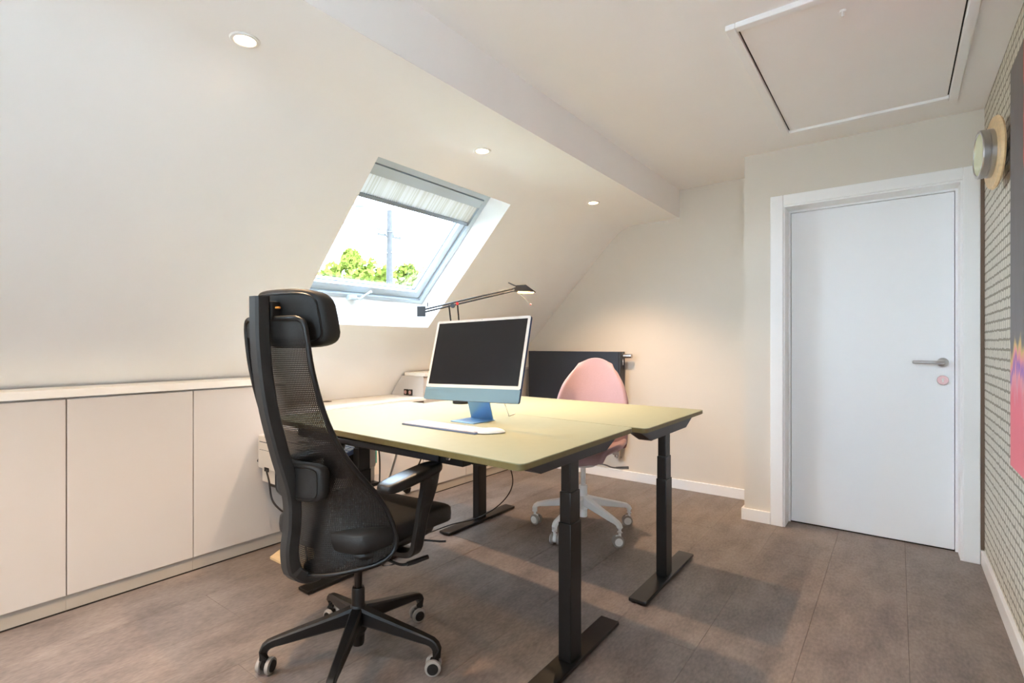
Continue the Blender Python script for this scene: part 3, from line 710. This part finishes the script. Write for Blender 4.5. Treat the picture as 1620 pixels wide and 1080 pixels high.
# ---------------------------------------------------------------- computer, keyboard, mouse
ZD = .812
IM = thing('desktop_computer', (-1.54, 1.76, ZD), 'pale blue all-in-one computer with a dark screen on a slim stand', 'computer')
lb_, lt_ = Vector((-1.503, 1.683, .9115)), Vector((-1.512, 1.787, 1.276))
up_ = (lt_-lb_); Hh = up_.length; up_.normalize(); rt = Vector((1, 0, 0)); rt = (rt - up_*rt.dot(up_)).normalized(); nb = up_.cross(rt) * -1
if nb.y < 0: nb = -nb
def D(a, b, c): return lb_ + rt*a + up_*b + nb*c
Rm = Matrix((rt, nb, up_)).transposed().to_4x4()
def panel(mb, a0, a1, b0, b1, c0, c1, r, bev=0):
    P = roundpoly([(a0, b0), (a1, b0), (a1, b1), (a0, b1)], r, 5)
    lo_ = [D(a, b, c0) for a, b in P]; hi_ = [D(a, b, c1) for a, b in P]; n = len(P)
    return mb.loft([lo_, hi_], True, True)
HWm = .2735
dsp = obj('display_housing', panel(MB(), -HWm, HWm, 0, Hh, .0012, .0115, .013), 'imacback', IM)
obj('bezel', panel(MB(), -HWm+.0005, HWm-.0005, .058, Hh-.0005, -.0006, .0012, .010), 'imacface', dsp)
obj('chin', panel(MB(), -HWm+.0005, HWm-.0005, .0005, .0578, -.0006, .0012, .008), 'imacblue', dsp)
obj('screen', panel(MB(), -HWm+.014, HWm-.014, .0725, Hh-.0125, -.0012, .0002, .002), 'screen', dsp)
obj('webcam', MB().cyl(D(.005, Hh-.006, -.0002), D(.005, Hh-.006, -.0010), .0016, n=10), 'blackpl', dsp)
nk = [(-1.54+s_*.065, yy, zz) for yy, zz in ((1.822, ZD+.004), (1.772, ZD+.160)) for s_ in (-1, 1)]
nk2 = [(x, y+.006, z) for x, y, z in nk]
obj('stand_neck', MB().faces(nk+nk2, [(0, 1, 3, 2), (4, 5, 7, 6), (0, 1, 5, 4), (1, 3, 7, 5), (3, 2, 6, 7), (2, 0, 4, 6)]), 'imacstand', IM)
obj('stand_foot', MB().mm((-1.610, 1.688, ZD), (-1.470, 1.832, ZD+.0045), .0015), 'imacstand', IM)
obj('power_cable', MB().tube(smooth([(-1.475, 1.815, .955), (-1.445, 1.86, .90), (-1.46, 1.92, .835), (-1.50, 1.98, ZD+.004), (-1.52, 2.05, ZD+.003)], 6), .0022, 6), 'cable_w', IM)

KB = thing('keyboard', (-1.507, 1.552, ZD), 'slim white keyboard lying in front of the computer', 'keyboard')
obj('key_base', MB().mm((-1.716, 1.494, ZD), (-1.298, 1.609, ZD+.0065), .0025), 'bluegrey', KB)
obj('key_plate', MB().mm((-1.7155, 1.4945, ZD+.0066), (-1.2985, 1.6085, ZD+.0082), .0007, 1), 'kplate', KB)
km = MB(); kw = .01905
for r_i in range(6):
    y0 = 1.499 + r_i*.0180; hgt = .0148 if r_i < 5 else .011
    x = -1.712; widths = [1]*14
    if r_i == 0: widths = [1.2, 1, 1, 1.25, 5.2, 1.25, 1, 1, 1]
    if r_i == 1: widths = [2.2]+[1]*10+[2.2]
    if r_i == 2: widths = [1.75]+[1]*11+[1.7]
    if r_i == 3: widths = [1.45]+[1]*12+[1]
    for wd in widths + [0] + [1, 1, 1] + [1, 1, 1, 1]:
        if wd == 0: x += .004; continue
        if x + wd*kw > -1.299: break
        km.box((x+wd*kw/2, y0+hgt/2, ZD+.0092), (wd*kw-.0028, hgt, .002), None, 0); x += wd*kw
kk = obj('keys', km, 'key', KB); kk['kind'] = 'stuff'
MS = thing('computer_mouse', (-1.273, 1.562, ZD), 'low white computer mouse right of the keyboard', 'mouse', rz=R(-40))
def msb(p):
    return Vector((p.x, p.y, p.z*(1 - .45*(p.y/.057)**2) if p.z > 0 else p.z*.25))
obj('mouse_shell', MB().sell((0, 0, .0045), (.0285, .057, .0165), .75, .62, 32, 14, msb), 'whitepl', MS, world=False, ang=80)
obj('mouse_underside', MB().sell((0, 0, .0018), (.025, .052, .0018), .5, .62, 28, 6), 'greypl', MS, world=False)

# ---------------------------------------------------------------- desk lamp (balanced twin-rod arm)
Zd2 = .793
LPc = Vector((-2.175, 2.375, Zd2))
LP = thing('desk_lamp', LPc, 'black balanced-arm desk lamp with a lit head reaching over the computer', 'lamp')
obj('lamp_base', MB().lathe([(.052, 0), (.054, .002), (.054, .030), (.051, .034), (.02, .034)], 32, Matrix.Translation(LPc)), 'lampblack', LP)
Rv = Vector((math.cos(R(YAW)), math.sin(R(YAW)), 0)); Fv = Vector((-math.sin(R(YAW)), math.cos(R(YAW)), 0))
def px(x, y, t): return Vector((0, 0, CAM_H)) + Rv*((x-810)/F_PX*t) + Fv*t + Vector((0, 0, (HZ-y)/F_PX*t))
# measured once at the lamp's own distance
piv = Vector((-2.140, 2.262, 1.392)); foot_top = LPc + Vector((0, 0, .06))
obj('base_post', MB().cyl(LPc+Vector((0, 0, .03)), LPc+Vector((0, 0, .075)), .016, n=18), 'lampblack', LP)
adir = Vector((.790, .606, .0)); side = Vector((-adir.y, adir.x, 0))
lowt1, lowt2 = piv + Vector((-.018, -.014, .004)), piv + Vector((.022, .018, .012))
obj('lower_rod', MB().tube([foot_top + adir*-.012, lowt1], .0048, 8), 'lampblack', LP)
obj('lower_rod', MB().tube([foot_top + adir*.024, lowt2], .0048, 8), 'lampblack', LP)
tail, head = Vector((-2.283, 2.152, 1.359)), Vector((-1.835, 2.490, 1.492))
ad = (head-tail).normalized()
for off_ in (.008, -.008):
    obj('upper_rod', MB().tube([tail + Vector((0, 0, off_)), head + Vector((0, 0, off_*.9))], .0052, 8), 'lampblack', LP)
obj('pivot_joint', MB().cyl(piv-side*.014, piv+side*.014, .014, n=16), 'lampblack', LP)
rp_ = tail + ad*.20
obj('pivot_joint', MB().cyl(lowt2-side*.013, lowt2+side*.013, .008, n=14), 'red', LP)
obj('counterweight', MB().box(tail - ad*.008, (.050, .010, .062), Matrix.Rotation(math.atan2(adir.y, adir.x), 4, 'Z'), .002), 'lampblack', LP)
obj('upper_rod', MB().tube([tail + ad*.03 + Vector((0, 0, .02)), tail + ad*.03 + Vector((0, 0, .045))], .003, 6), 'lampblack', LP)
hb = head + ad*.0
# head: folded wedge shade with warm diffuser, rear tab and handle wire
hM = Matrix.Translation(hb) @ Matrix.Rotation(math.atan2(adir.y, adir.x), 4, 'Z')
sv = [(-.012, -.03, -.014), (-.012, .03, -.014), (.118, .024, -.020), (.118, -.024, -.020), (.0, -.022, .020), (.0, .022, .020), (.058, .020, .024), (.058, -.020, .024)]
hd_ = obj('lamp_head', MB().faces([hM @ Vector(p) for p in sv], [(0, 1, 2, 3), (4, 5, 6, 7), (0, 1, 5, 4), (2, 3, 7, 6), (1, 2, 6, 5), (3, 0, 4, 7)]), 'lampblack', LP)
obj('diffuser', MB().box(hM @ Vector((.058, 0, -.0205)), (.095, .040, .006), Matrix.Rotation(math.atan2(adir.y, adir.x), 4, 'Z'), .002), 'lampglow', hd_)
tb = [(-.048, -.012, .036), (-.048, .012, .036), (.004, .014, .012), (.004, -.014, .012), (-.046, -.012, .040), (-.046, .012, .040), (.006, .014, .017), (.006, -.014, .017)]
obj('rear_tab', MB().faces([hM @ Vector(p) for p in tb], [(0, 1, 2, 3), (4, 5, 6, 7), (0, 1, 5, 4), (1, 2, 6, 5), (2, 3, 7, 6), (3, 0, 4, 7)]), 'lampblack', hd_)
obj('handle_wire', MB().tube([hM @ Vector((.012, -.02, -.022)), hM @ Vector((.085, -.02, -.092))], .0018, 6), 'chrome', hd_)
obj('handle_tip', MB().sell(hM @ Vector((.087, -.02, -.094)), (.005, .005, .005), 1, 1, 10, 6), 'red', hd_, ang=80)
la = bpy.data.lights.new('lamp_light', 'AREA'); la.energy = 2.6; la.color = (1, .68, .36); la.shape = 'RECTANGLE'; la.size = .09; la.size_y = .035
lo_ = bpy.data.objects.new('lamp_light', la); COL.objects.link(lo_); lo_.parent = LP; lo_.location = (hM @ Vector((.058, 0, -.026))) - LPc; lo_.rotation_euler = (0, 0, math.atan2(adir.y, adir.x))

# ---------------------------------------------------------------- radiator
RA = thing('radiator', (-2.33, 4.07, .3), 'anthracite flat panel radiator on the end wall behind the pink chair', 'radiator')
obj('front_panel', MB().mm((-2.80, 4.012, .30), (-1.885, 4.028, 1.098), .004), 'anth', RA)
obj('side_cover', MB().mm((-1.885, 4.018, .305), (-1.872, 4.112, 1.098), .002), 'anth', RA)
obj('side_cover', MB().mm((-2.813, 4.018, .305), (-2.80, 4.112, 1.098), .002), 'anth', RA)
obj('top_grille', MB().mm((-2.80, 4.03, 1.086), (-1.885, 4.112, 1.097), .002), 'anth', RA)
obj('core', MB().mm((-2.79, 4.032, .31), (-1.90, 4.10, 1.08)), 'blackpl', RA)
tv = obj('thermostat_head', MB().cyl((-1.862, 4.065, 1.062), (-1.785, 4.065, 1.062), .019, n=22, bev=.003).cyl((-1.872, 4.065, 1.062), (-1.860, 4.065, 1.062), .013, n=16), 'chrome', RA)
obj('air_valve', MB().mm((-1.8715, 4.050, .985), (-1.862, 4.066, 1.035), .002), 'chrome', RA)
pv = obj('valve_block', MB().mm((-1.955, 4.045, .215), (-1.895, 4.085, .255), .004).cyl((-1.945, 4.065, .25), (-1.945, 4.065, .31), .011, n=12).cyl((-1.905, 4.065, .25), (-1.905, 4.065, .31), .011, n=12), 'chrome', RA)
obj('pipe', MB().tube([(-1.94, 4.065, .225), (-1.94, 4.068, .20), (-1.94, 4.095, .185), (-1.94, 4.123, .185)], .008, 10), 'chrome', pv)
obj('pipe', MB().tube([(-1.91, 4.065, .225), (-1.91, 4.068, .20), (-1.91, 4.095, .185), (-1.91, 4.123, .185)], .008, 10), 'chrome', pv)
obj('bracket', MB().mm((-2.6, 4.10, .5), (-2.57, 4.1235, .95)).mm((-2.1, 4.10, .5), (-2.07, 4.1235, .95)), 'steel', RA)

# ---------------------------------------------------------------- printer on its stand, small things by the cabinets
PS = thing('printer_stand', (-2.54, 1.63, 0), 'low pedestal with a pale wooden foot carrying the printer', 'stand')
obj('foot_board', MB().faces([(-2.715, 1.442, 0), (-2.362, 1.442, 0), (-2.362, 1.82, 0), (-2.715, 1.82, 0), (-2.700, 1.50, .045), (-2.385, 1.50, .045), (-2.385, 1.80, .045), (-2.700, 1.80, .045), (-2.715, 1.442, .012), (-2.362, 1.442, .012), (-2.362, 1.82, .012), (-2.715, 1.82, .012)],
    [(0, 1, 2, 3), (0, 1, 9, 8), (1, 2, 10, 9), (2, 3, 11, 10), (3, 0, 8, 11), (8, 9, 5, 4), (9, 10, 6, 5), (10, 11, 7, 6), (11, 8, 4, 7), (4, 5, 6, 7)]), 'wood', PS)
obj('post', MB().mm((-2.60, 1.60, .045), (-2.48, 1.72, .372), .01), 'blackpl', PS)
obj('shelf', MB().mm((-2.80, 1.48, .372), (-2.32, 1.86, .392), .003), 'blackpl', PS)
PR = thing('printer', (-2.57, 1.66, .392), 'beige printer with a keypad, on the stand behind the black chair', 'printer')
obj('body', MB().mm((-2.868, 1.452, .470), (-2.36, 1.87, .655), .010, 3).mm((-2.855, 1.47, .392), (-2.36, 1.86, .475), .006), 'printer', PR)
obj('scanner_lid', MB().mm((-2.815, 1.458, .656), (-2.38, 1.86, .712), .008), 'printer', PR)
obj('seam', MB().mm((-2.845, 1.4508, .618), (-2.42, 1.4522, .6215)).mm((-2.79, 1.4508, .648), (-2.42, 1.4522, .6495)).mm((-2.845, 1.4508, .575), (-2.60, 1.4522, .5765)), 'darkgap', PR)
obj('port', MB().mm((-2.62, 1.4495, .53), (-2.585, 1.4522, .548)).mm((-2.79, 1.4495, .462), (-2.745, 1.4522, .484)), 'darkgap', PR)
cp = obj('control_panel', MB().box((-2.31, 1.66, .605), (.11, .17, .022), Matrix.Rotation(R(12), 4, 'X'), .004), 'bluegrey', PR)
kpm = MB()
for i in range(3):
    for j in range(4):
        kpm.box(Vector((-2.31, 1.66, .605)) + Matrix.Rotation(R(12), 3, 'X') @ Vector((-.036+.036*i, -.06+.04*j, .013)), (.028, .030, .006), Matrix.Rotation(R(12), 4, 'X'), .002, 1)
obj('keypad', kpm, 'key', cp)
obj('panel_support', MB().mm((-2.36, 1.58, .47), (-2.27, 1.74, .592), .004), 'blackpl', PR)
tag(obj('printer_cable', MB().tube(smooth([(-2.76, 1.450, .471), (-2.735, 1.435, .468), (-2.70, 1.43, .42), (-2.68, 1.435, .33), (-2.62, 1.45, .28), (-2.53, 1.46, .262), (-2.45, 1.47, .20), (-2.42, 1.48, .06), (-2.41, 1.46, .016), (-2.2, 1.40, .004)], 6), .0048, 8), 'blackpl'), 'black cable hanging from the back of the printer', 'cable')
tag(obj('cable_loop', MB().tube(smooth([(-2.8685, 1.52, .55), (-2.874, 1.50, .545), (-2.8755, 1.47, .525), (-2.874, 1.455, .505), (-2.8685, 1.47, .50)], 4), .003, 8), 'blackpl'), 'small black loop of cable at the left side of the printer', 'cable')
BX = thing('labelled_box', (-2.84, 2.19, .285), 'slim beige box with a green label fixed to the low cabinet front', 'box')
obj('case', MB().mm((-2.876, 2.13, .285), (-2.80, 2.25, .56), .004), 'printer', BX)
lbm = obj('label', MB().mm((-2.7998, 2.168, .365), (-2.7992, 2.222, .458)), 'green', BX)
obj('label_print', MB().mm((-2.7991, 2.178, .375), (-2.7986, 2.200, .415)), 'key', lbm)
hw_ = thing('hanging_cable', (-2.2, 1.9, .45), 'white cable with a chrome plug hanging under the near desk behind the armrest', 'cable', 'cables under the desks')
obj('cord', MB().tube(smooth([(-2.165, 1.9, .7895), (-2.19, 1.9, .66), (-2.222, 1.9, .552), (-2.257, 1.9, .47), (-2.288, 1.9, .392)], 5), .0062, 8), 'cable_w', hw_)
obj('plug', MB().tube([(-2.287, 1.9, .395), (-2.297, 1.9, .372), (-2.27, 1.89, .352), (-2.25, 1.885, .35)], .008, 8).cyl((-2.325, 1.895, .378), (-2.297, 1.9, .372), .007, n=10), 'chrome', hw_)
hc = thing('hanging_cable', (-2.05, 1.9, .37), 'thin black cable with a square plug hanging under the near desk', 'cable', 'cables under the desks')
obj('cord', MB().tube(smooth([(-1.985, 1.9, .7895), (-2.005, 1.9, .65), (-2.028, 1.9, .553), (-2.057, 1.9, .505), (-2.097, 1.9, .452), (-2.130, 1.9, .385)], 5), .0036, 8), 'blackpl', hc)
obj('plug', MB().box((-2.137, 1.9, .37), (.032, .03, .034), Matrix.Rotation(R(20), 4, 'Y'), .006), 'blackpl', hc)
# loop of desk cable by the far left leg
tag(obj('desk_cable', MB().tube(smooth([(-2.10, 2.62, .70), (-2.06, 2.62, .50), (-1.98, 2.63, .36), (-1.965, 2.62, .25), (-2.03, 2.58, .14), (-2.15, 2.50, .05), (-2.24, 2.36, .030), (-2.30, 2.22, .006), (-2.34, 2.05, .005)], 6), .0036, 8), 'blackpl'), 'thin black cable looping down beside the far left desk leg', 'cable')
tag(obj('desk_cable', MB().tube(smooth([(-2.18, 1.70, .74), (-2.168, 1.735, .60), (-2.163, 1.735, .45), (-2.168, 1.73, .30), (-2.18, 1.725, .10), (-2.155, 1.75, .0045), (-2.12, 1.80, .0045)], 6), .004, 8), 'blackpl'), 'thin black cable running down the near left desk leg', 'cable')

# ---------------------------------------------------------------- wall lamp and painting on the papered wall
WL_ = thing('wall_fixture', (.33, 2.955, 1.97), 'round pale wooden disc with a steel drum, mounted on the wallpaper beside the door', 'wall fixture')
def yz(r): return Matrix.Translation((.34, 2.955, 1.965)) @ Matrix.Rotation(R(5), 4, 'Z') @ Matrix.Translation((r-.34, 0, 0)) @ Matrix.Rotation(R(-90), 4, 'Y')
obj('wooden_disc', MB().lathe([(.10, 0), (.146, .002), (.152, .009), (.146, .018), (.09, .020)], 48, yz(.336)), 'wood', WL_)
obj('mount', MB().lathe([(.05, 0), (.05, .024)], 24, yz(.358)), 'blackpl', WL_)
dr_ = obj('steel_drum', MB().lathe([(.098, 0), (.100, .002), (.100, .016), (.097, .018), (.097, .022), (.100, .024), (.100, .040), (.097, .044), (.088, .044), (.086, .041)], 48, yz(.317)), 'steel', WL_)
obj('glass_face', MB().lathe([(.0865, .039), (.086, .041), (.001, .0412)], 48, yz(.317)), 'mirror', dr_)
PT = thing('painting', (.345, 2.0, .71), 'large abstract canvas in dark grey, pink and red on the papered wall', 'painting')
obj('canvas', MB().mm((.339, 1.35, .705), (.366, 2.672, 2.185), .003), 'painting', PT)
obj('stretcher', MB().mm((.3665, 1.40, .75), (.3669, 2.62, 2.14)), 'wood', PT)

# ---------------------------------------------------------------- outside, seen through the roof window
GZ = -3.2
struct(obj('ground', MB().mm((-60, -30, GZ-.2), (-5.2, 60, GZ)), 'grass'), 'lawn outside the house', 'ground')
pole_b = Vector((-11.05, 9.2, GZ))
TP = thing('utility_pole', pole_b, 'weathered wooden utility pole with a street lamp seen through the roof window', 'pole')
obj('post', MB().cyl(pole_b, pole_b+Vector((0, 0, 8.0)), .15, .07, 14), 'bark', TP)
arm = obj('cross_arm', MB().box(pole_b+Vector((.0, 0, 7.3)), (.05, .8, .05)), 'bark', TP)
for k, dy in enumerate((-.38, -.15, .15, .38)):
    obj('insulator', MB().cyl(pole_b+Vector((0, dy, 7.34)), pole_b+Vector((0, dy, 7.48)), .045, n=10), 'gasket', arm)
obj('lower_insulator', MB().cyl(pole_b+Vector((-.2, -.2, 6.85)), pole_b+Vector((-.2, -.2, 6.97)), .06, n=10).cyl(pole_b+Vector((.2, .25, 6.8)), pole_b+Vector((.2, .25, 6.92)), .06, n=10).box(pole_b+Vector((0, 0, 6.86)), (.4, .03, .03)).box(pole_b+Vector((0, 0, 6.84)), (.03, .5, .03)), 'gasket', TP)
sa = obj('lamp_arm', MB().tube(smooth([pole_b+Vector((0, 0, 7.75)), pole_b+Vector((-.25, -.18, 8.05)), pole_b+Vector((-.5, -.36, 8.15))], 5), .016, 8), 'gasket', TP)
obj('street_lamp', MB().sell(pole_b+Vector((-.66, -.48, 8.17)), (.2, .15, .07), .8, .8, 18, 8), 'gasket', sa, ang=80)
for k, (dy, dz) in enumerate(((-.38, 7.45), (-.15, 7.45), (.38, 7.45))):
    a = pole_b + Vector((0, dy, dz)); bq = a + Vector((-14, 26, -.6)); cq = a + Vector((8, -30, .2)); 
    pts = [cq.lerp(a, i/8) - Vector((0, 0, 1.2*math.sin(math.pi*i/8))) for i in range(8)] + [a.lerp(bq, i/8) - Vector((0, 0, 1.0*math.sin(math.pi*i/8))) for i in range(9)]
    tag(obj('overhead_wire', MB().tube(pts, .012, 5), 'wire'), ['overhead wire at the near insulator of the utility pole', 'overhead wire at the middle insulator of the utility pole', 'overhead wire at the far insulator of the utility pole'][k], 'wire', 'overhead wires')
def tree(x, y, ht, rx, n, m, label, seed, spiky=0.0):
    rnd = random.Random(seed); t = thing('tree', (x, y, GZ), label, 'tree', 'trees outside the roof window')
    obj('trunk', MB().cyl((x, y, GZ), (x, y, GZ+ht*.6), .14, .06, 10), 'trunk', t)
    V, Fc = [], []
    blobs = [(rnd.uniform(-.6, .6)*rx, rnd.uniform(-.6, .6)*rx, rnd.uniform(.45, .88)*ht, rnd.uniform(.34, .55)*rx) for _ in range(16)] + [(0, 0, ht*.8, rx*.4), (rnd.uniform(-.3, .3), rnd.uniform(-.3, .3), ht*.93, rx*.2)]
    for i in range(n):
        bx_, by_, bz_, br_ = rnd.choice(blobs)
        dv = Vector((rnd.gauss(0, 1), rnd.gauss(0, 1), rnd.gauss(0, 1))).normalized()*br_*rnd.uniform(.55, 1.05)
        c = Vector((bx_, by_, bz_)) + dv; s = rnd.uniform(.07, .15)
        a = Vector((rnd.gauss(0, 1), rnd.gauss(0, 1), rnd.gauss(0, 1))).normalized(); b = a.orthogonal().normalized()
        k = len(V); V += [c-a*s, c+b*s*.5, c+a*s, c-b*s*.5]; Fc.append((k, k+1, k+2, k+3))
    me = bpy.data.meshes.new('crown'); me.from_pydata([tuple(v) for v in V], [], Fc); me.materials.append(MT[m])
    o = bpy.data.objects.new('crown', me); COL.objects.link(o); o.parent = t; o['kind'] = 'stuff'
tree(-12.9, 9.4, 7.4, 1.35, 6500, 'leaf1', 'bushy green tree just left of the utility pole outside', 1)
tree(-15.2, 9.3, 7.3, 1.6, 6000, 'leaf2', 'lower olive-green tree at the left edge of the roof window view', 2)
tree(-11.6, 11.0, 6.6, 1.4, 5500, 'leaf2', 'olive-green tree right of the utility pole outside', 3)
tree(-15.0, 13.4, 7.6, 1.7, 6000, 'leaf1', 'taller tree standing behind the utility pole outside', 4)
tree(-13.0, 6.7, 6.6, 1.4, 5500, 'leaf2', 'low dense tree left of the bushy trees outside', 5)
# ---------------------------------------------------------------- end
